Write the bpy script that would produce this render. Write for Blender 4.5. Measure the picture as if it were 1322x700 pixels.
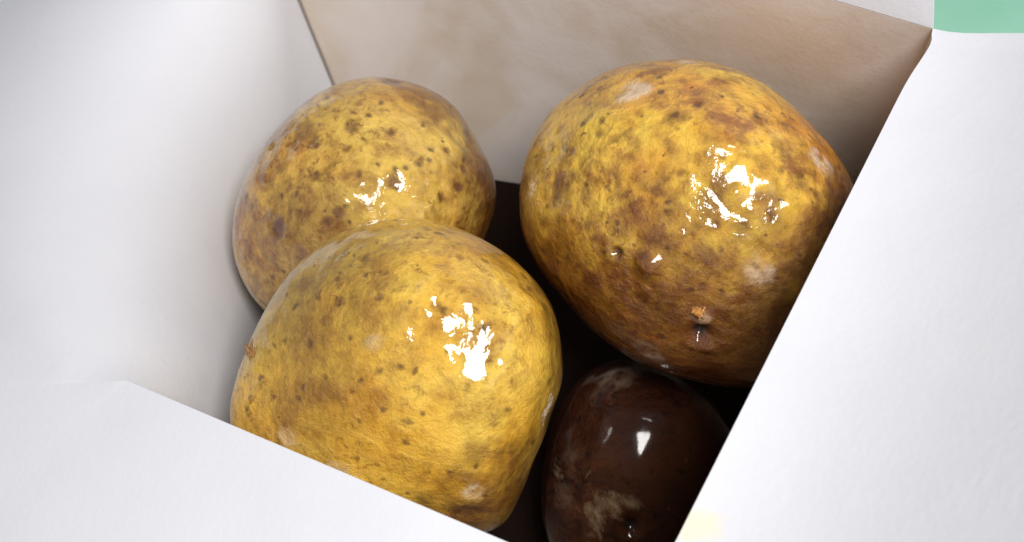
import bpy, bmesh, math, random
from mathutils import Vector, Matrix, noise, Color

random.seed(7)
scene = bpy.context.scene
for o in list(bpy.data.objects):
    bpy.data.objects.remove(o)
C = scene.collection

# ------------------------------------------------------------------ camera
IW, IH, FPX = 1322.0, 700.0, 1417.0          # photograph size and focal length in its pixels
CX, CY = IW / 2, IH / 2
NADIR = (990.0, 930.0)                       # pixel that looks straight down
CAMH = 0.205                                 # camera height over the table (m)

def cray(px, py):
    return Vector(((px - CX) / FPX, -(py - CY) / FPX, -1.0))
_dn = cray(*NADIR).normalized()
_up = -_dn
_x = (Vector((1, 0, 0)) - _up * _up.x).normalized()
_y = _up.cross(_x)
R = Matrix((_x, _y, _up))                    # camera axes -> world axes
EYE = Vector((0, 0, CAMH))
def atz(px, py, z):                          # point on a pixel's ray at height z
    r = R @ cray(px, py)
    return EYE + r * ((z - CAMH) / r.z)
def atd(px, py, d):                          # point on a pixel's ray at camera depth d
    return EYE + (R @ cray(px, py)) * d

cam = bpy.data.cameras.new('camera')
camo = bpy.data.objects.new('camera', cam)
C.objects.link(camo)
camo.matrix_world = Matrix.Translation(EYE) @ R.to_4x4()
cam.sensor_width = 36.0
cam.lens = 36.0 * FPX / IW
cam.clip_start = 0.005
cam.clip_end = 20
cam.dof.use_dof = True
cam.dof.focus_distance = 0.165
cam.dof.aperture_fstop = 34
scene.camera = camo
scene.render.resolution_x = 1024
scene.render.resolution_y = 542

# ------------------------------------------------------------------ light
world = bpy.data.worlds.new('World')
scene.world = world
world.use_nodes = True
bg = world.node_tree.nodes['Background']
bg.inputs[0].default_value = (0.93, 0.95, 1.0, 1)
bg.inputs[1].default_value = 0.16

def disc_lamp(name, d_cam, dist, size, watts, col, target):
    """a small round desk lamp held over the box"""
    l = bpy.data.lights.new(name, 'AREA')
    l.shape = 'DISK'
    l.size = size
    l.energy = watts
    l.color = col
    o = bpy.data.objects.new(name, l)
    C.objects.link(o)
    d = (R @ Vector(d_cam)).normalized()
    o.location = target + d * dist
    o.rotation_euler = (-d).to_track_quat('-Z', 'Y').to_euler()
    return o
disc_lamp('desk_lamp', (0.17, 0.20, 0.86), 0.37, 0.15, 1.78, (1.0, 0.97, 0.94), atd(660, 450, 0.165))

scene.view_settings.view_transform = 'Standard'
scene.view_settings.look = 'None'
scene.view_settings.exposure = 0.0
scene.view_settings.gamma = 1.0
scene.view_settings.use_curve_mapping = False
scene.render.engine = 'CYCLES'
scene.cycles.max_bounces = 6

# ------------------------------------------------------------------ helpers
class N:
    """small node-tree builder"""
    def __init__(s, name):
        s.m = bpy.data.materials.new(name)
        s.m.use_nodes = True
        s.t = s.m.node_tree
        s.b = s.t.nodes['Principled BSDF']
        s.out = s.t.nodes['Material Output']
    def n(s, typ, **kw):
        nd = s.t.nodes.new(typ)
        for k, v in kw.items():
            if k.startswith('i_'):
                nd.inputs[k[2:].replace('_', ' ')].default_value = v
            else:
                setattr(nd, k, v)
        return nd
    def l(s, a, b):
        s.t.links.new(a, b)
    def ramp(s, src, stops, interp='LINEAR'):
        r = s.n('ShaderNodeValToRGB')
        r.color_ramp.interpolation = interp
        e = r.color_ramp.elements
        while len(e) < len(stops):
            e.new(0.5)
        for el, (p, c) in zip(e, stops):
            el.position = p
            el.color = (c, c, c, 1) if isinstance(c, (int, float)) else (*c, 1)
        s.l(src, r.inputs[0])
        return r.outputs[0]
    def mix(s, fac, a, b, blend='MIX'):
        m = s.n('ShaderNodeMix', data_type='RGBA', blend_type=blend)
        for sock, v in ((m.inputs[0], fac), (m.inputs[6], a), (m.inputs[7], b)):
            if isinstance(v, bpy.types.NodeSocket):
                s.l(v, sock)
            elif isinstance(v, (int, float)):
                sock.default_value = v if sock == m.inputs[0] else (v, v, v, 1)
            else:
                sock.default_value = (*v, 1)
        return m.outputs[2]
    def math(s, op, a, b=None, clamp=False):
        m = s.n('ShaderNodeMath', operation=op, use_clamp=clamp)
        for i, v in enumerate((a, b)):
            if v is None:
                continue
            if isinstance(v, bpy.types.NodeSocket):
                s.l(v, m.inputs[i])
            else:
                m.inputs[i].default_value = v
        return m.outputs[0]
    def noise(s, vec, scale, detail=4, rough=0.55, dist=0.0):
        nd = s.n('ShaderNodeTexNoise')
        s.l(vec, nd.inputs['Vector'])
        nd.inputs['Scale'].default_value = scale
        nd.inputs['Detail'].default_value = detail
        nd.inputs['Roughness'].default_value = rough
        nd.inputs['Distortion'].default_value = dist
        return nd.outputs['Fac']
    def bump(s, h, strength, dist, normal=None):
        b = s.n('ShaderNodeBump')
        b.inputs['Strength'].default_value = strength
        b.inputs['Distance'].default_value = dist
        s.l(h, b.inputs['Height'])
        if normal is not None:
            s.l(normal, b.inputs['Normal'])
        return b.outputs['Normal']

def mesh_obj(name, verts, faces, mat, parent=None, smooth=True):
    me = bpy.data.meshes.new(name)
    me.from_pydata([tuple(v) for v in verts], [], faces)
    me.update()
    if smooth:
        for p in me.polygons:
            p.use_smooth = True
    me.materials.append(mat)
    o = bpy.data.objects.new(name, me)
    C.objects.link(o)
    if parent:
        o.parent = parent
        o.matrix_parent_inverse = Matrix.Translation(-parent.location)
    return o

def lerp(a, b, t):
    return a + (b - a) * t

# ------------------------------------------------------------------ materials
def paper_material(name, stains, grease, c0=(0.675, 0.69, 0.745), c1=(0.705, 0.718, 0.765)):
    """white coated board; stains = world-space (centre, radius, strength) grease spots; on the floor, painted shade"""
    k = N(name)
    pos = k.n('ShaderNodeNewGeometry').outputs['Position']
    n1 = k.noise(pos, 60, 5, 0.6)
    col = k.mix(k.ramp(n1, [(0.3, 0.0), (0.75, 1.0)]), c0, c1)
    if grease:
        g1 = k.noise(pos, 34, 4, 0.55, 0.8)
        gm = k.ramp(g1, [(0.42, 0.0), (0.60, 1.0)])
        g2 = k.noise(pos, 120, 3, 0.6)
        gm = k.math('MULTIPLY', gm, k.ramp(g2, [(0.25, 0.55), (0.7, 1.0)]))
        col = k.mix(k.math('MULTIPLY', gm, grease), col, (0.70, 0.59, 0.46))
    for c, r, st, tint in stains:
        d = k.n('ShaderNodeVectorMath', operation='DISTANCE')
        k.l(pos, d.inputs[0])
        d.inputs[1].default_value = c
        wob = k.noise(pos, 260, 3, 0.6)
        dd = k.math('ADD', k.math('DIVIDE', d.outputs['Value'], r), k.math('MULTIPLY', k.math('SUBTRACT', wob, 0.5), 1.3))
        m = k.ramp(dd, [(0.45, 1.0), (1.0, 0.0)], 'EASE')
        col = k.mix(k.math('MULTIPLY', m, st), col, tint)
    k.l(col, k.b.inputs['Base Color'])
    k.b.inputs['Roughness'].default_value = 0.55
    k.b.inputs['Specular IOR Level'].default_value = 0.3
    fib = k.noise(pos, 900, 4, 0.65)
    broad = k.noise(pos, 38, 2, 0.5)
    nb = k.bump(broad, 0.25, 0.0016)
    k.l(k.bump(fib, 0.13, 0.0004, nb), k.b.inputs['Normal'])
    return k.m

def potato_material(name, light, mid, brown, seed, brown_amt, wet_scale, wet_str):
    k = N(name)
    tc = k.n('ShaderNodeTexCoord')
    mp = k.n('ShaderNodeMapping')
    mp.inputs['Location'].default_value = (seed * 0.37, seed * 0.71, seed * 0.13)
    k.l(tc.outputs['Object'], mp.inputs['Vector'])
    v = mp.outputs['Vector']
    # broad patches of golden and ochre skin
    big = k.noise(v, 46, 7, 0.66, 0.15)
    col = k.mix(k.ramp(big, [(0.36, 0.0), (0.62, 1.0)]), light, mid)
    # russet mottling, streaky
    mot = k.noise(v, 170, 8, 0.72, 0.15)
    mm = k.ramp(mot, [(0.45, 0.0), (0.62, 1.0)])
    reg = k.noise(v, 30, 3, 0.5, 0.3)
    mm = k.math('MULTIPLY', mm, k.ramp(reg, [(0.36, 0.15), (0.62, 1.0)]))
    col = k.mix(k.math('MULTIPLY', mm, brown_amt), col, brown)
    # net of fine russeting
    fine = k.noise(v, 560, 6, 0.7, 0.35)
    fm = k.ramp(fine, [(0.53, 0.0), (0.66, 1.0)])
    fm = k.math('MULTIPLY', fm, k.ramp(k.noise(v, 70, 4, 0.6), [(0.40, 0.0), (0.6, 1.0)]))
    col = k.mix(k.math('MULTIPLY', fm, 0.9), col, tuple(c * 0.7 for c in brown))
    # pale scuffed skin
    pal = k.noise(v, 62, 6, 0.66, 0.4)
    pm = k.ramp(pal, [(0.63, 0.0), (0.72, 1.0)])
    col = k.mix(k.math('MULTIPLY', pm, 0.35), col, (0.72, 0.55, 0.33))
    # lenticels: small dark dots of uneven size
    def dots(scale, thr_lo, thr_hi, keep, strength, tint, colr):
        vo = k.n('ShaderNodeTexVoronoi')
        vo.inputs['Scale'].default_value = scale
        wv = k.n('ShaderNodeVectorMath', operation='ADD')
        k.l(v, wv.inputs[0])
        nz = k.n('ShaderNodeTexNoise')
        nz.inputs['Scale'].default_value = 420
        nz.inputs['Detail'].default_value = 3
        k.l(v, nz.inputs['Vector'])
        sc = k.n('ShaderNodeVectorMath', operation='SCALE')
        sc.inputs['Scale'].default_value = 0.0022
        k.l(nz.outputs['Color'], sc.inputs[0])
        k.l(sc.outputs[0], wv.inputs[1])
        k.l(wv.outputs[0], vo.inputs['Vector'])
        sep = k.n('ShaderNodeSeparateColor')
        k.l(vo.outputs['Color'], sep.inputs[0])
        kp = k.math('LESS_THAN', sep.outputs[0], keep)
        sz = k.math('MULTIPLY_ADD', sep.outputs[1], 0.9)
        sz.node.inputs[2].default_value = 0.5
        m = k.ramp(k.math('DIVIDE', vo.outputs['Distance'], sz), [(thr_lo, 1.0), (thr_hi, 0.0)])
        m = k.math('MULTIPLY', m, kp)
        return k.mix(k.math('MULTIPLY', m, strength), colr, tint), m
    dark = tuple(c * 0.28 for c in brown)
    col, d1 = dots(430, 0.10, 0.28, 0.42, 0.75, dark, col)
    col, d2 = dots(210, 0.08, 0.20, 0.10, 0.7, dark, col)
    # eyes, bruises, and browning with painted shade, set on the mesh
    at = k.n('ShaderNodeAttribute', attribute_name='spot')
    sx = k.n('ShaderNodeSeparateColor')
    k.l(at.outputs['Color'], sx.inputs[0])
    nz = k.noise(v, 380, 4, 0.6)
    sp = k.math('MULTIPLY', sx.outputs[0], k.ramp(nz, [(0.3, 0.55), (0.6, 1.0)]))
    shade_amt = k.math('MULTIPLY', at.outputs['Alpha'], k.ramp(mot, [(0.30, 0.45), (0.62, 1.0)]))
    col = k.mix(k.math('POWER', shade_amt, 0.42), col, (0.092, 0.018, 0.0025))  # browned skin together with shade painted on undersides and limbs
    sp = k.math('POWER', sp, 0.75)
    col = k.mix(sp, col, (0.110, 0.024, 0.005))
    col = k.mix(k.math('MULTIPLY', sx.outputs[1], k.ramp(nz, [(0.38, 0.0), (0.58, 1.0)])), col, (0.78, 0.60, 0.42))
    col = k.mix(sx.outputs[2], col, (0.012, 0.006, 0.003))
    k.l(col, k.b.inputs['Base Color'])
    k.b.inputs['Roughness'].default_value = 0.36
    k.b.inputs['Specular IOR Level'].default_value = 0.5
    k.b.inputs['Subsurface Weight'].default_value = 0.12
    k.b.inputs['Subsurface Radius'].default_value = (1.0, 0.45, 0.12)
    k.b.inputs['Subsurface Scale'].default_value = 0.0022
    k.b.inputs['Coat Weight'].default_value = 1.0
    k.b.inputs['Coat IOR'].default_value = 1.52
    cr = k.ramp(k.noise(v, 90, 3, 0.6), [(0.35, 0.03), (0.7, 0.13)])
    k.l(cr, k.b.inputs['Coat Roughness'])
    # relief: wrinkled wet skin
    w1 = k.noise(v, wet_scale, 1.6, 0.45, 0.7)
    w2 = k.noise(v, wet_scale * 3.1, 3, 0.55, 0.3)
    hgt = k.math('ADD', w1, k.math('MULTIPLY', w2, 0.20))
    hgt = k.math('SUBTRACT', hgt, k.math('MULTIPLY', d2, 0.12))
    k.l(k.bump(hgt, wet_str, 0.0011), k.b.inputs['Coat Normal'])
    h2 = k.math('ADD', k.math('MULTIPLY', mot, 0.8), k.math('MULTIPLY', fine, 0.4))
    h2 = k.math('ADD', h2, hgt)
    k.l(k.bump(h2, 1.0, 0.0012), k.b.inputs['Normal'])
    return k.m

def mint_material():
    k = N('mint_table')
    pos = k.n('ShaderNodeNewGeometry').outputs['Position']
    a = k.noise(pos, 45, 4, 0.6)
    k.l(k.mix(k.ramp(a, [(0.3, 0.0), (0.7, 1.0)]), (0.27, 0.60, 0.43), (0.33, 0.65, 0.50)), k.b.inputs['Base Color'])
    k.b.inputs['Roughness'].default_value = 0.5
    k.l(k.bump(k.noise(pos, 700, 3, 0.6), 0.15, 0.0005), k.b.inputs['Normal'])
    return k.m

# ------------------------------------------------------------------ table
s = 0.9
tb = []
for z in (-0.0122, -0.033):
    tb += [(-s, -s + 0.1, z), (s, -s + 0.1, z), (s, s + 0.1, z), (-s, s + 0.1, z)]
tbl = mesh_obj('table_top', tb, [(0, 1, 2, 3), (7, 6, 5, 4), (0, 4, 5, 1), (1, 5, 6, 2), (2, 6, 7, 3), (3, 7, 4, 0)], mint_material(), smooth=False)
tbl['kind'] = 'structure'
tbl['label'] = 'mint green table top under the paper box'

# ------------------------------------------------------------------ the paper box
TH = 0.0005
Nc = atz(834, 776, 0.077)     # rim corners
Wc = atz(165, 492, 0.070)
Bc = atz(312, -179, 0.062)
Ec = atz(1204, 38, 0.060)
ctr = (Nc + Wc + Bc + Ec) / 4
FZ = -0.0110                  # inner floor height
def foot(c, k=0.10):
    d = Vector((c.x - ctr.x, c.y - ctr.y, 0))
    p = c - d * k
    return Vector((p.x, p.y, FZ))
# the back-left seam runs through (385,0) and (430,110) in the photograph
def seam_foot(py=205):
    return atz(312 + 0.409 * (179 + py), py, FZ)
Nf, Wf, Ef, Bf = foot(Nc, -0.03), foot(Wc, -0.04), foot(Ec, 0.09), seam_foot()

box = bpy.data.objects.new('takeout_box', None)
box.empty_display_size = 0.02
box.location = Vector((ctr.x, ctr.y, FZ - TH))
C.objects.link(box)
box['label'] = 'open white paperboard takeout box with flaps folded outward holding potatoes'
box['category'] = 'box'
bpy.context.view_layer.update()

m_in = paper_material('greasy_board', [], 0.85, (0.84, 0.765, 0.725), (0.87, 0.81, 0.785))
m_floor = paper_material('shade_black_board', [(Vector((-0.02, 0.06, -0.011)), 0.3, 1.0, (0.012, 0.005, 0.003))], 0.55)  # near-black colour painted in for the deep shade between the potatoes
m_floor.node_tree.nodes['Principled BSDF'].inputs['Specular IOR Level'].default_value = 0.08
m_flap = paper_material('white_board', [
    (atz(905, 690, 0.0745), 0.0036, 0.45, (0.84, 0.74, 0.36)),
    (atz(1045, 610, 0.0735), 0.0035, 0.10, (0.80, 0.76, 0.62)),
    (atz(1180, 520, 0.0735), 0.0016, 0.10, (0.76, 0.74, 0.55)),
], 0.0)

def sheet(name, grid, mat, outward, parent=box):
    """grid[i][j] of points -> curved paper sheet with real thickness, extra layer towards `outward` side"""
    ni, nj = len(grid), len(grid[0])
    top = [p for row in grid for p in row]
    nor = []
    for i in range(ni):
        for j in range(nj):
            a = grid[min(i + 1, ni - 1)][j] - grid[max(i - 1, 0)][j]
            b = grid[i][min(j + 1, nj - 1)] - grid[i][max(j - 1, 0)]
            n = a.cross(b)
            n = n.normalized() if n.length > 1e-12 else Vector((0, 0, 1))
            nor.append(n)
    mid = nor[(ni // 2) * nj + nj // 2]
    sgn = 1 if mid.dot(outward) > 0 else -1
    bot = [p + n * (sgn * TH) for p, n in zip(top, nor)]
    V = top + bot
    k = ni * nj
    F = []
    idx = lambda i, j: i * nj + j
    for i in range(ni - 1):
        for j in range(nj - 1):
            q = (idx(i, j), idx(i + 1, j), idx(i + 1, j + 1), idx(i, j + 1))
            if sgn > 0:
                q = q[::-1]
            F.append(q)
            F.append(tuple(x + k for x in q[::-1]))
    rim = [idx(i, 0) for i in range(ni)] + [idx(ni - 1, j) for j in range(1, nj)] + \
          [idx(i, nj - 1) for i in range(ni - 2, -1, -1)] + [idx(0, j) for j in range(nj - 2, 0, -1)]
    nsurf = len(F)
    for a, b in zip(rim, rim[1:] + rim[:1]):
        q = (a, b, b + k, a + k)
        F.append(q if sgn > 0 else q[::-1])
    o = mesh_obj(name, V, F, mat, parent)
    bm = bmesh.new()
    bm.from_mesh(o.data)
    bmesh.ops.recalc_face_normals(bm, faces=bm.faces)
    bm.to_mesh(o.data)
    bm.free()
    for p in o.data.polygons:
        p.use_smooth = p.index < nsurf
    # keep the board's cut edge crisp
    o.data.set_sharp_from_angle(angle=math.radians(40))
    return o

def ruled(f0, f1, ni=24, nj=16, bow=None):
    g = []
    for i in range(ni):
        u = i / (ni - 1)
        row = []
        for j in range(nj):
            t = j / (nj - 1)
            p = lerp(f0(u), f1(u), t)
            if bow:
                p = p + bow(u, t)
            row.append(p)
        g.append(row)
    return g

# back wall (between B and E), slightly bowed, then its flap rising behind the crease
outB = Vector((Ec.y - Bc.y, -(Ec.x - Bc.x), 0)).normalized()
if outB.dot((Ec + Bc) / 2 - ctr) < 0:
    outB = -outB
rimB = lambda u: lerp(Bc, Ec, u)
floorB = lambda u: lerp(Bf, Ef, u)
bowB = lambda u, t: outB * (0.0022 * math.sin(math.pi * u) * t + 0.0015 * math.sin(math.pi * u) * math.sin(math.pi * t))
sheet('wall', ruled(floorB, rimB, bow=bowB), m_in, outB)
Bt = Bc + outB * 0.018 + Vector((0, 0, 0.034)) + (Bc - Ec).normalized() * 0.004
Et = Ec + outB * 0.013 + Vector((0, 0, 0.032))
# keep the flap's end edge upright in the photograph's direction: slide it along the rim
rdir = (Ec - Bc).normalized()
def px_of(p):
    q = R.transposed() @ (p - EYE)
    return CX + q.x / -q.z * FPX, CY - q.y / -q.z * FPX
for _ in range(60):
    x, y = px_of(Et)
    Et = Et + rdir * ((1212 - x) * 2e-5)
topB = lambda u: lerp(Bt, Et, u)
sheet('flap', ruled(lambda u: rimB(u) + bowB(u, 1.0) + Vector((0, 0, 0.0002)), topB), m_flap, outB)

# right wall (between E and N); its rim bulges a little next to the far corner
outR = Vector((Nc.y - Ec.y, -(Nc.x - Ec.x), 0)).normalized()
if outR.dot((Ec + Nc) / 2 - ctr) < 0:
    outR = -outR
def smooth01(x):
    x = max(0.0, min(1.0, x))
    return x * x * (3 - 2 * x)
def rimR(u):
    p = lerp(Ec, Nc, u)
    b = 0.0007 * math.exp(-((u - 0.03) / 0.06) ** 2) if u > 0 else 0.0
    b *= smooth01(u / 0.03)
    return p + outR * b
floorR = lambda u: lerp(Ef, Nf, u)
sheet('wall', ruled(floorR, rimR, ni=90), m_in, outR)
aR = (Nc - Ec).normalized()
E2 = Ec + outR * 0.060 + Vector((0, 0, 0.066))
N2 = Nc + outR * 0.060 + Vector((0, 0, 0.068)) + aR * 0.006
def curlR(t):
    return Vector((0, 0, -0.054 * t * (1 - t)))
def slideR(t):
    """the flap's far end is cut so that it leaves the corner level, as photographed"""
    p0 = lerp(Ec, E2, t) + curlR(t)
    k = 0.0
    for _ in range(60):
        x, y = px_of(p0 + aR * k)
        k += (lerp(44.0, 42.0, t) - y) * 2e-5
    return aR * k
_sl = {}
def gridR(ni=90, nj=28):
    g = []
    for i in range(ni):
        u = i / (ni - 1)
        row = []
        for j in range(nj):
            t = j / (nj - 1)
            if j not in _sl:
                _sl[j] = slideR(t)
            p = lerp(rimR(u) + Vector((0, 0, 0.0002)), lerp(E2, N2, u), t) + curlR(t)
            row.append(p + _sl[j] * ((1 - u) * min(1.0, t * 8)))
        g.append(row)
    return g
sheet('flap', gridR(), m_flap, Vector((0, 0, -1)))

# near flap plane (the left flap's near end lies in it too, so the board runs on round the corner W)
outN = Vector((Nc.y - Wc.y, -(Nc.x - Wc.x), 0)).normalized()
if outN.dot((Wc + Nc) / 2 - ctr) < 0:
    outN = -outN
N3 = Nc + outN * 0.07 + Vector((0, 0, 0.006))
_pn = (Nc - Wc).cross(N3 - Nc).normalized()
def on_near_plane(p):
    return Vector((p.x, p.y, Wc.z - (_pn.x * (p.x - Wc.x) + _pn.y * (p.y - Wc.y)) / _pn.z))
# left wall (between B and W): upright at B, flaring softly into its flap at W
outL = Vector((Wc.y - Bc.y, -(Wc.x - Bc.x), 0)).normalized()
if outL.dot((Bc + Wc) / 2 - ctr) < 0:
    outL = -outL
L2B = on_near_plane(Bc + outL * 0.080 + (Bc - Wc).normalized() * 0.03) + Vector((0, 0, -0.013))
L2W = on_near_plane(Wc + outL * 0.075)
def left_profile(u, t):
    """t in 0..1 wall, 1..2 flap; quadratic blend around the rim"""
    f = lerp(Bf, Wf, u) + outL * (0.012 * math.sin(math.pi * min(1.0, u * 1.15)))
    r = lerp(Bc, Wc, u)
    e = lerp(L2B, L2W, u)
    k = 0.06 + 0.74 * math.sin(math.pi * u ** 0.85) ** 0.8 + 0.06 * u           # how much of each leg the bend takes
    a = lerp(r, f, k)
    b = lerp(r, e, k * 0.8)
    if t < 1 - k:
        return lerp(f, a, t / (1 - k))
    if t > 1 + k:
        return lerp(b, e, (t - 1 - k) / (1 - k))
    q = (t - 1 + k) / (2 * k)
    return a * (1 - q) ** 2 + r * (2 * q * (1 - q)) + b * q ** 2
def left_grid(t0, t1, ni=40, nj=48):
    return [[left_profile(i / (ni - 1), lerp(t0, t1, j / (nj - 1))) for j in range(nj)] for i in range(ni)]
sheet('wall', left_grid(0, 1), m_flap, outL)
sheet('flap', left_grid(1, 2), m_flap, Vector((0, 0, -1)))

# near wall (between W and N) and its flap, whose end lies on the left flap
rimN = lambda u: lerp(Wc, Nc, u)
floorN = lambda u: lerp(Wf, Nf, u)
bowN = lambda u, t: outN * (0.008 * math.sin(math.pi * u) ** 0.8 * math.sin(math.pi * t))
sheet('wall', ruled(floorN, rimN, bow=bowN), m_in, outN)
W3 = on_near_plane(Wc + outN * 0.07 + outL * 0.03)
def near_flap():
    g = []
    ni, nj = 60, 30
    for i in range(ni):
        u = i / (ni - 1)
        row = []
        for j in range(nj):
            t = j / (nj - 1)
            p = lerp(rimN(u), lerp(W3, N3, u), t)
            p = p + Vector((0, 0, 0.0003 + 0.002 * math.sin(math.pi * t) * u * u))
            row.append(p)
        g.append(row)
    return g
sheet('flap', near_flap(), m_flap, Vector((0, 0, -1)))
# web of board joining the near flap to the left flap round the corner W
def web():
    g = []
    ni, nj = 24, 30
    for i in range(ni):
        u = i / (ni - 1)
        row = []
        for j in range(nj):
            t = j / (nj - 1)
            a = lerp(Wc, W3, t) + Vector((0, 0, 0.0003))
            b = lerp(Wc, L2W, t) + Vector((0, 0, 0.0003))
            p = lerp(a, b, u)
            # round fan
            rad = lerp((a - Wc).length, (b - Wc).length, u)
            d = p - Wc
            if d.length > 1e-9:
                p = Wc + d.normalized() * rad
            row.append(p)
        g.append(row)
    return g
sheet('corner_web', web(), m_flap, Vector((0, 0, -1)))

# raw cut edge of the left board showing as a thin line along the back-left seam
ke = N('cut_board_edge')
ke.b.inputs['Base Color'].default_value = (0.30, 0.255, 0.23, 1)
ke.b.inputs['Roughness'].default_value = 0.8
_sd = (Ef - Bf).normalized()
_in = -outB
def edge_strip(ni=30):
    g = []
    for i in range(ni):
        t = i / (ni - 1)
        p = lerp(Bf, Bc, t) + _in * 0.0004 + _sd * 0.0001
        w = 0.00055 + 0.00010 * noise.noise(Vector((t * 9, 0, 3)))
        g.append([p, p + _sd * w * 0.5, p + _sd * w])
    return g
sheet('board_edge', edge_strip(), ke.m, outB)

# floor of the box
bz = lambda p: Vector((p.x, p.y, FZ - 0.0001))
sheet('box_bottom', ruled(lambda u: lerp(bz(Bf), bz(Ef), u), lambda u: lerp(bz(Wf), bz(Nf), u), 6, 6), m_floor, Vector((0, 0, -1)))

# ------------------------------------------------------------------ potatoes
def outline_fn(centre, pts):
    """polar outline from traced points: returns radius(angle) in photograph pixels"""
    pol = []
    for x, y in pts:
        dx, dy = x - centre[0], -(y - centre[1])
        pol.append((math.atan2(dy, dx), math.hypot(dx, dy)))
    pol.sort()
    pol = [(a - 2 * math.pi, r) for a, r in pol] + pol + [(a + 2 * math.pi, r) for a, r in pol]
    # resample and smooth
    n = 180
    smp = []
    for i in range(n):
        a = -math.pi + 2 * math.pi * i / n
        for (a0, r0), (a1, r1) in zip(pol, pol[1:]):
            if a0 <= a < a1:
                smp.append(r0 + (r1 - r0) * (a - a0) / (a1 - a0))
                break
        else:
            smp.append(pol[-1][1])
    for _ in range(6):
        smp = [(smp[i - 1] + 2 * smp[i] + smp[(i + 1) % n]) / 4 for i in range(n)]
    def f(a):
        q = (a + math.pi) / (2 * math.pi) * n
        i = int(math.floor(q))
        w = q - i
        return smp[i % n] * (1 - w) + smp[(i + 1) % n] * w
    return f

def smoothstep(e0, e1, x):
    t = max(0.0, min(1.0, (x - e0) / (e1 - e0)))
    return t * t * (3 - 2 * t)

def make_potato(label, centre, depth, pts, thick, mat, seed, spots, lump=0.035, back=0.9, apex=(0, 0)):
    """spots: (px, py, radius_px, dent_mm, dark, pale, black)"""
    f = outline_fn(centre, pts)
    cen = atd(centre[0], centre[1], depth)
    fwd = (EYE - cen).normalized()           # towards the camera
    right = (R @ Vector((1, 0, 0)))
    right = (right - fwd * right.dot(fwd)).normalized()
    upv = fwd.cross(right)
    dist = (EYE - cen).length
    sc = dist / FPX * 0.985                  # pixel -> metre at the potato
    rmean = sum(f(i * 0.1) for i in range(-31, 32)) / 63
    bm = bmesh.new()
    bmesh.ops.create_icosphere(bm, subdivisions=7, radius=1.0)
    sd = []
    for (px, py, r, dent, dk, pl, bk) in spots:
        a = math.atan2(-(py - centre[1]), px - centre[0])
        rr = math.hypot(px - centre[0], py - centre[1]) / f(a)
        rr = min(rr, 0.995)
        d = Vector((math.cos(a) * rr, math.sin(a) * rr, math.sqrt(1 - rr * rr)))
        sd.append((d, r / rmean, dent * 0.001, dk, pl, bk))
    off = Vector((seed * 3.1, seed * 1.7, seed * 5.3))
    cols = []
    for v in bm.verts:
        d = v.co.normalized()
        q = math.hypot(d.x, d.y)
        a = math.atan2(d.y, d.x)
        rp = f(a) * sc
        # blend: silhouette ring follows the outline, poles follow thickness
        w = q
        rad = rp * w + rmean * sc * (1 - w)
        z = d.z * (thick if d.z > 0 else back) * rmean * sc
        if d.z > 0:                          # the bulge peaks off centre
            z += d.z * (apex[0] * d.x + apex[1] * d.y) * rmean * sc
        # slightly boxy cross-section like a potato
        p = Vector((d.x * rad, d.y * rad, z))
        nz = noise.noise(d * 1.6 + off) * lump * 1.3 + noise.noise(d * 3.3 + off) * lump * 0.45 + noise.noise(d * 8 + off) * lump * 0.10
        edge = 1 - smoothstep(0.75, 1.0, q) * 0.8
        p *= 1 + nz * edge
        dark = pale = black = shade_brown = 0.0
        wob = 1 + 0.45 * noise.noise(d * 9 + off) + 0.25 * noise.noise(d * 22 + off)
        for sdir, sr, dent, dk, pl, bk in sd:
            if 0 < sr < 0.2 and dk > 0.25:
                sr *= 0.72
            g = (d - sdir).length / sr
            if g > 2.4:
                continue
            gw = g * (0.5 + 0.5 * wob) if dent > 0.001 else g
            p -= d * dent * 0.7 * (math.exp(-gw * gw * 1.6) - 0.12 * math.exp(-((g - 1.35) / 0.45) ** 2))
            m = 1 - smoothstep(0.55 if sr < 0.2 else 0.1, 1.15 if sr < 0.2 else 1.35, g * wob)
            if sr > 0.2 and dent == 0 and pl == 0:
                shade_brown = max(shade_brown, m * dk)  # broad flat patches: browning plus shade put into the colour
            else:
                dark = max(dark, m * dk)
            pale = max(pale, m * pl)
            black = max(black, (1 - smoothstep(0.35, 0.75, g * wob)) * bk)
        # fine skin wrinkles
        wr = noise.noise(Vector((d.x * 14, d.y * 14, d.z * 14)) + off)
        p *= 1 + 0.0022 * wr * wr
        v.co = p
        cols.append((dark, pale, black, shade_brown))
    me = bpy.data.meshes.new('potato')
    bm.to_mesh(me)
    bm.free()
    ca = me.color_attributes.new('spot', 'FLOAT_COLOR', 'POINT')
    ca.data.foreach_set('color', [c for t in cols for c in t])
    for p in me.polygons:
        p.use_smooth = True
    # bake camera-facing axes into the mesh so that the object keeps an upright frame
    me.transform(Matrix((right, upv, fwd)).transposed().to_4x4())
    me.materials.append(mat)
    me.update()
    o = bpy.data.objects.new('potato', me)
    C.objects.link(o)
    o.location = cen
    o['label'] = label
    o['category'] = 'potato'
    o['group'] = 'boiled potatoes in the paper box'
    bpy.context.view_layer.update()
    return o

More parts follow.
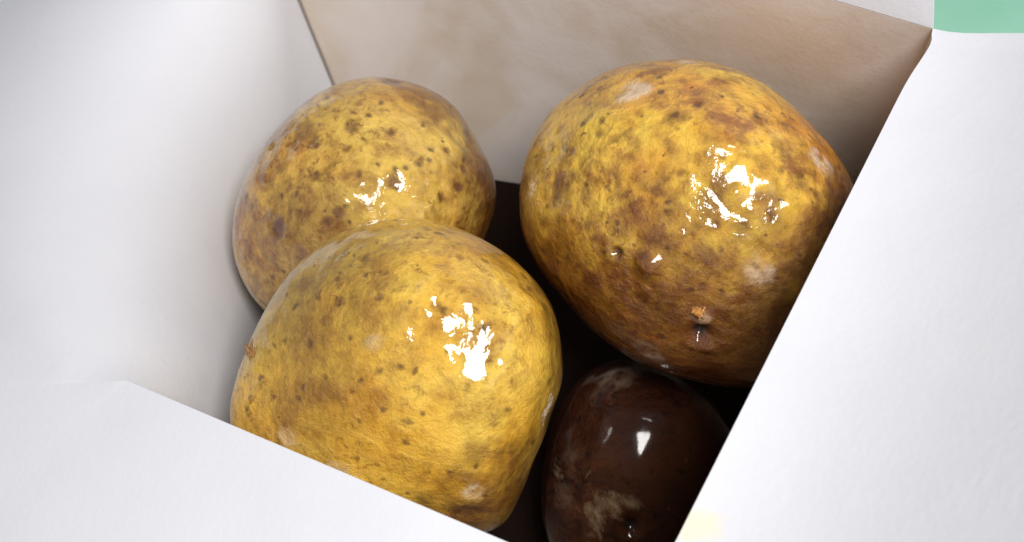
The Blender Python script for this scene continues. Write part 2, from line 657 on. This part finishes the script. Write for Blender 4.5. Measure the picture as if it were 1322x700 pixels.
mA = potato_material('golden_skin', (0.88, 0.61, 0.090), (0.76, 0.40, 0.026), (0.30, 0.120, 0.014), 1.0, 0.62, 88, 1.0)
mB = potato_material('ochre_skin', (0.78, 0.52, 0.090), (0.58, 0.28, 0.028), (0.22, 0.062, 0.009), 2.3, 0.85, 190, 0.60)
mC = potato_material('amber_skin', (0.88, 0.58, 0.065), (0.68, 0.28, 0.015), (0.22, 0.056, 0.007), 3.9, 0.85, 175, 0.72)
mD = potato_material('dark_brown_skin', (0.075, 0.020, 0.004), (0.028, 0.006, 0.0015), (0.012, 0.002, 0.001), 5.2, 1.0, 80, 0.09)
mD.node_tree.nodes['Principled BSDF'].inputs['Coat IOR'].default_value = 1.40
mD.node_tree.nodes['Principled BSDF'].inputs['Specular IOR Level'].default_value = 0.12

# front potato
pA = [(725, 448), (710, 387), (673, 344), (624, 310), (569, 288), (526, 281), (470, 288), (421, 313), (378, 347),
      (348, 393), (326, 442), (308, 491), (301, 528), (305, 560), (322, 592), (365, 632), (440, 662), (530, 674), (600, 688),
      (648, 681), (673, 638), (688, 595), (710, 534), (726, 490)]
potA = make_potato('glossy golden potato with a hairy stem stub, propped highest in the box', (515, 490), 0.172, pA, 0.85, mA, 1.0, [
    (318, 456, 22, 1.5, 0.5, 0.2, 0.25),
    (605, 452, 34, 0.8, 0.06, 0, 0), (557, 405, 12, 0.6, 0.45, 0, 0), (668, 380, 12, 0.5, 0.2, 0, 0),
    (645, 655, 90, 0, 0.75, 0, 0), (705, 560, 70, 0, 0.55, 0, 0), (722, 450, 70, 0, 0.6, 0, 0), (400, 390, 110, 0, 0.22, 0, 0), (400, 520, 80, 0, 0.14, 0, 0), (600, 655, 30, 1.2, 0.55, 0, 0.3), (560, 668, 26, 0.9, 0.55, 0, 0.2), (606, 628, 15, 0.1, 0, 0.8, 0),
    (450, 600, 22, 0.0, 0, 0.8, 0), (378, 560, 14, 0.0, 0, 0.5, 0), (548, 308, 9, 0.3, 0.5, 0, 0),
    (445, 400, 12, 0.2, 0.45, 0, 0), (470, 345, 8, 0.2, 0.4, 0, 0), (586, 344, 7, 0.3, 0.5, 0, 0),
    (640, 470, 10, -0.4, 0.1, 0, 0), (575, 470, 15, -0.5, 0, 0, 0), (650, 410, 16, -0.5, 0, 0, 0), (600, 395, 14, -0.5, 0, 0, 0),
    (540, 410, 14, -0.4, 0, 0, 0), (486, 450, 12, -0.4, 0, 0.3, 0),
], 0.03, 0.75, (0.36, 0.22))

# rear left potato
pB = [(490, 101), (449, 107), (417, 121), (385, 144), (358, 171), (330, 213), (312, 254), (304, 299), (307, 336), (321, 372),
      (340, 400), (380, 425), (440, 436), (505, 428), (560, 400), (605, 350), (630, 300), (643, 258), (639, 226), (627, 199),
      (609, 167), (591, 139), (563, 119), (527, 107)]
potB = make_potato('smaller ochre potato with a round dark bruise, resting in the corner seam', (472, 266), 0.203, pB, 0.90, mB, 2.0, [
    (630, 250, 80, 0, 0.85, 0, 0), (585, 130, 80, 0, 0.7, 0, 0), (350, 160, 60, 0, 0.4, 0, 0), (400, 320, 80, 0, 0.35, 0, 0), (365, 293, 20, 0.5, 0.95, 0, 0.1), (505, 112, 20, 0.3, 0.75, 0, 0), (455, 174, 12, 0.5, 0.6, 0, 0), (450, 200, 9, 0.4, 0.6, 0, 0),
    (570, 198, 9, 0.3, 0.8, 0, 0), (590, 220, 9, 0.3, 0.8, 0, 0), (585, 244, 10, 0.3, 0.8, 0, 0), (563, 253, 8, 0.3, 0.8, 0, 0),
    (503, 177, 7, 0.3, 0.8, 0, 0), (540, 208, 7, 0.3, 0.7, 0, 0), (507, 240, 11, 0.4, 0.8, 0, 0), (440, 273, 11, 0.4, 0.75, 0, 0),
    (425, 285, 10, 0.4, 0.7, 0, 0), (415, 232, 12, 0.4, 0.55, 0, 0), (400, 175, 26, 0.4, 0.35, 0, 0), (385, 192, 16, 0.8, 0.45, 0, 0),
    (360, 195, 12, 0.7, 0.4, 0, 0), (410, 190, 14, 0.7, 0.4, 0, 0), (395, 274, 6, 0.2, 0.7, 0, 0), (388, 206, 8, -0.3, 0, 0.6, 0),
    (318, 300, 8, 0.0, 0, 0.6, 0), (555, 150, 26, 0.2, 0.5, 0, 0), (600, 175, 16, 0.2, 0.4, 0, 0),
    (470, 240, 12, -0.4, 0.1, 0, 0), (520, 222, 10, -0.4, 0, 0, 0), (545, 230, 10, -0.4, 0, 0, 0),
], 0.04, 1.2)

# right potato
pC = [(846, 81), (788, 89), (743, 115), (707, 144), (685, 182), (671, 227), (668, 266), (675, 311), (698, 349), (730, 388), (762, 426),
      (801, 455), (846, 478), (897, 492), (942, 500), (985, 495), (1030, 470), (1068, 420), (1092, 360), (1100, 300), (1093, 246), (1071, 201),
      (1038, 163), (1000, 127), (961, 102), (916, 86)]
potC = make_potato('large amber potato with a deep eye hole and a round brown knob', (885, 292), 0.181, pC, 0.90, mC, 3.0, [
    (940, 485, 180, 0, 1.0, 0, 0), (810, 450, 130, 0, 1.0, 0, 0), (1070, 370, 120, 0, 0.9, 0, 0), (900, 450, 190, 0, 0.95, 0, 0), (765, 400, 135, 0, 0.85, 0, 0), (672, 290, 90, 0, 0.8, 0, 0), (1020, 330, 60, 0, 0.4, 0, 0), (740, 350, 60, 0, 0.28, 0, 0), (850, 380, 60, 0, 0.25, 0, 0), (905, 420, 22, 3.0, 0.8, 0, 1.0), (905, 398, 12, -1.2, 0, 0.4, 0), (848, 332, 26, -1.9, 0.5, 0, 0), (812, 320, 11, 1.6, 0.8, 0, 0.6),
    (728, 242, 17, 0.5, 0.75, 0, 0), (898, 153, 9, 0.4, 0.85, 0, 0), (880, 171, 8, 0.3, 0.7, 0, 0), (880, 120, 9, 0.3, 0.6, 0, 0),
    (748, 200, 9, 0.3, 0.6, 0, 0), (800, 190, 8, 0.3, 0.5, 0, 0), (830, 160, 8, 0.2, 0.4, 0, 0), (990, 230, 7, 0.2, 0.5, 0, 0),
    (1030, 256, 8, 0.3, 0.7, 0, 0), (905, 363, 8, 0.4, 0.8, 0, 0), (880, 230, 9, 0.3, 0.6, 0, 0), (850, 250, 8, 0.3, 0.6, 0, 0),
    (925, 215, 8, 0.3, 0.6, 0, 0), (790, 245, 7, 0.3, 0.6, 0, 0), (920, 290, 8, 0.3, 0.5, 0, 0), (1038, 218, 22, 0.0, 0, 0.9, 0), (820, 130, 24, 0.1, 0, 0.75, 0),
    (885, 92, 16, 0.0, 0, 0.7, 0), (693, 240, 20, 0.0, 0, 0.45, 0), (970, 345, 20, 0.0, 0, 0.55, 0), (840, 440, 26, 0.3, 0.25, 0.3, 0),
    (770, 160, 10, 0.2, 0.4, 0, 0), (730, 170, 12, 0.2, 0.35, 0, 0), (1005, 400, 30, 0.8, 0.35, 0, 0), (720, 330, 30, 0.2, 0.3, 0, 0),
    (940, 255, 10, -0.4, 0, 0, 0), (975, 245, 12, -0.45, 0, 0, 0), (1000, 268, 12, -0.45, 0, 0, 0), (960, 275, 10, -0.4, 0, 0, 0),
], 0.035, 0.85, (0.14, 0.08))

# dark potato deep in the near corner
pD = [(700, 640), (706, 590), (722, 536), (752, 486), (800, 464), (855, 470), (905, 500), (938, 548), (955, 615), (950, 690), (905, 752),
      (830, 782), (755, 760), (712, 705)]
potD = make_potato('dark brown wet potato sunk low in the shadowed corner below the others', (826, 625), 0.196, pD, 0.62, mD, 4.0, [
    (812, 677, 20, 2.0, 0.3, 0, 1.0), (800, 490, 26, -0.9, 0, 0.12, 0), (880, 520, 14, 0.8, 0.3, 0, 0.3), (790, 520, 9, 0.6, 0.3, 0, 0.3),
    (745, 600, 24, -0.3, 0, 0.05, 0), (735, 640, 26, -0.2, 0, 0.06, 0),
], 0.02, 0.9, (-0.10, 0.26))

# ------------------------------------------------------------------ stem stubs
def skin_point(pot, px, py):
    best = None
    for v in pot.data.vertices:
        p = v.co + pot.location
        if v.co.dot(EYE - p) < -0.0001:
            continue
        x, y = px_of(p)
        q = (x - px) ** 2 + (y - py) ** 2
        if best is None or q < best[0]:
            best = (q, p)
    return best[1]
def stub(parent, px, py, spikes, mat, size, tilt, out=0.2):
    """a tuft of short dry root ends: tapered curved hairs"""
    base = skin_point(parent, px, py)
    V, F = [], []
    rnd = random.Random(int(px))
    fw = (EYE - base).normalized()
    rt = (R @ Vector((1, 0, 0)))
    up = fw.cross(rt)
    for i in range(spikes):
        ang = tilt + rnd.uniform(-0.9, 0.9)
        d = (rt * math.cos(ang) + up * math.sin(ang) + fw * (out + rnd.uniform(-0.3, 0.4))).normalized()
        ln = size * rnd.uniform(0.5, 1.15)
        r0 = size * rnd.uniform(0.16, 0.32)
        a = d.orthogonal().normalized()
        b = d.cross(a)
        o0 = base + (rt * rnd.uniform(-1, 1) + up * rnd.uniform(-1, 1)) * size * 0.3 - d * size * 0.3
        bend = (a * rnd.uniform(-1, 1) + b * rnd.uniform(-1, 1)) * ln * 0.35
        i0 = len(V)
        ns = 5
        for s_ in range(ns):
            t = s_ / (ns - 1)
            c = o0 + d * ln * t + bend * t * t
            r = r0 * (1 - 0.8 * t)
            for q in range(5):
                w = q / 5 * 2 * math.pi
                V.append(c + a * math.cos(w) * r + b * math.sin(w) * r)
        for s_ in range(ns - 1):
            for q in range(5):
                F.append((i0 + s_ * 5 + q, i0 + s_ * 5 + (q + 1) % 5, i0 + (s_ + 1) * 5 + (q + 1) % 5, i0 + (s_ + 1) * 5 + q))
        F.append(tuple(i0 + (ns - 1) * 5 + q for q in range(5)))
    return mesh_obj('stem_stub', V, F, mat, parent)

ks = N('dry_stem')
ks.b.inputs['Base Color'].default_value = (0.26, 0.13, 0.045, 1)
ks.b.inputs['Roughness'].default_value = 0.6
stub(potA, 325, 455, 12, ks.m, 0.0020, 2.5)
kw = N('woody_nub')
kw.l(kw.ramp(kw.noise(kw.n('ShaderNodeNewGeometry').outputs['Position'], 900, 3, 0.6), [(0.35, (0.16, 0.045, 0.008)), (0.65, (0.50, 0.24, 0.06))]), kw.b.inputs['Base Color'])
kw.b.inputs['Roughness'].default_value = 0.3
stub(potC, 906, 405, 8, kw.m, 0.0022, -1.5, 0.9)
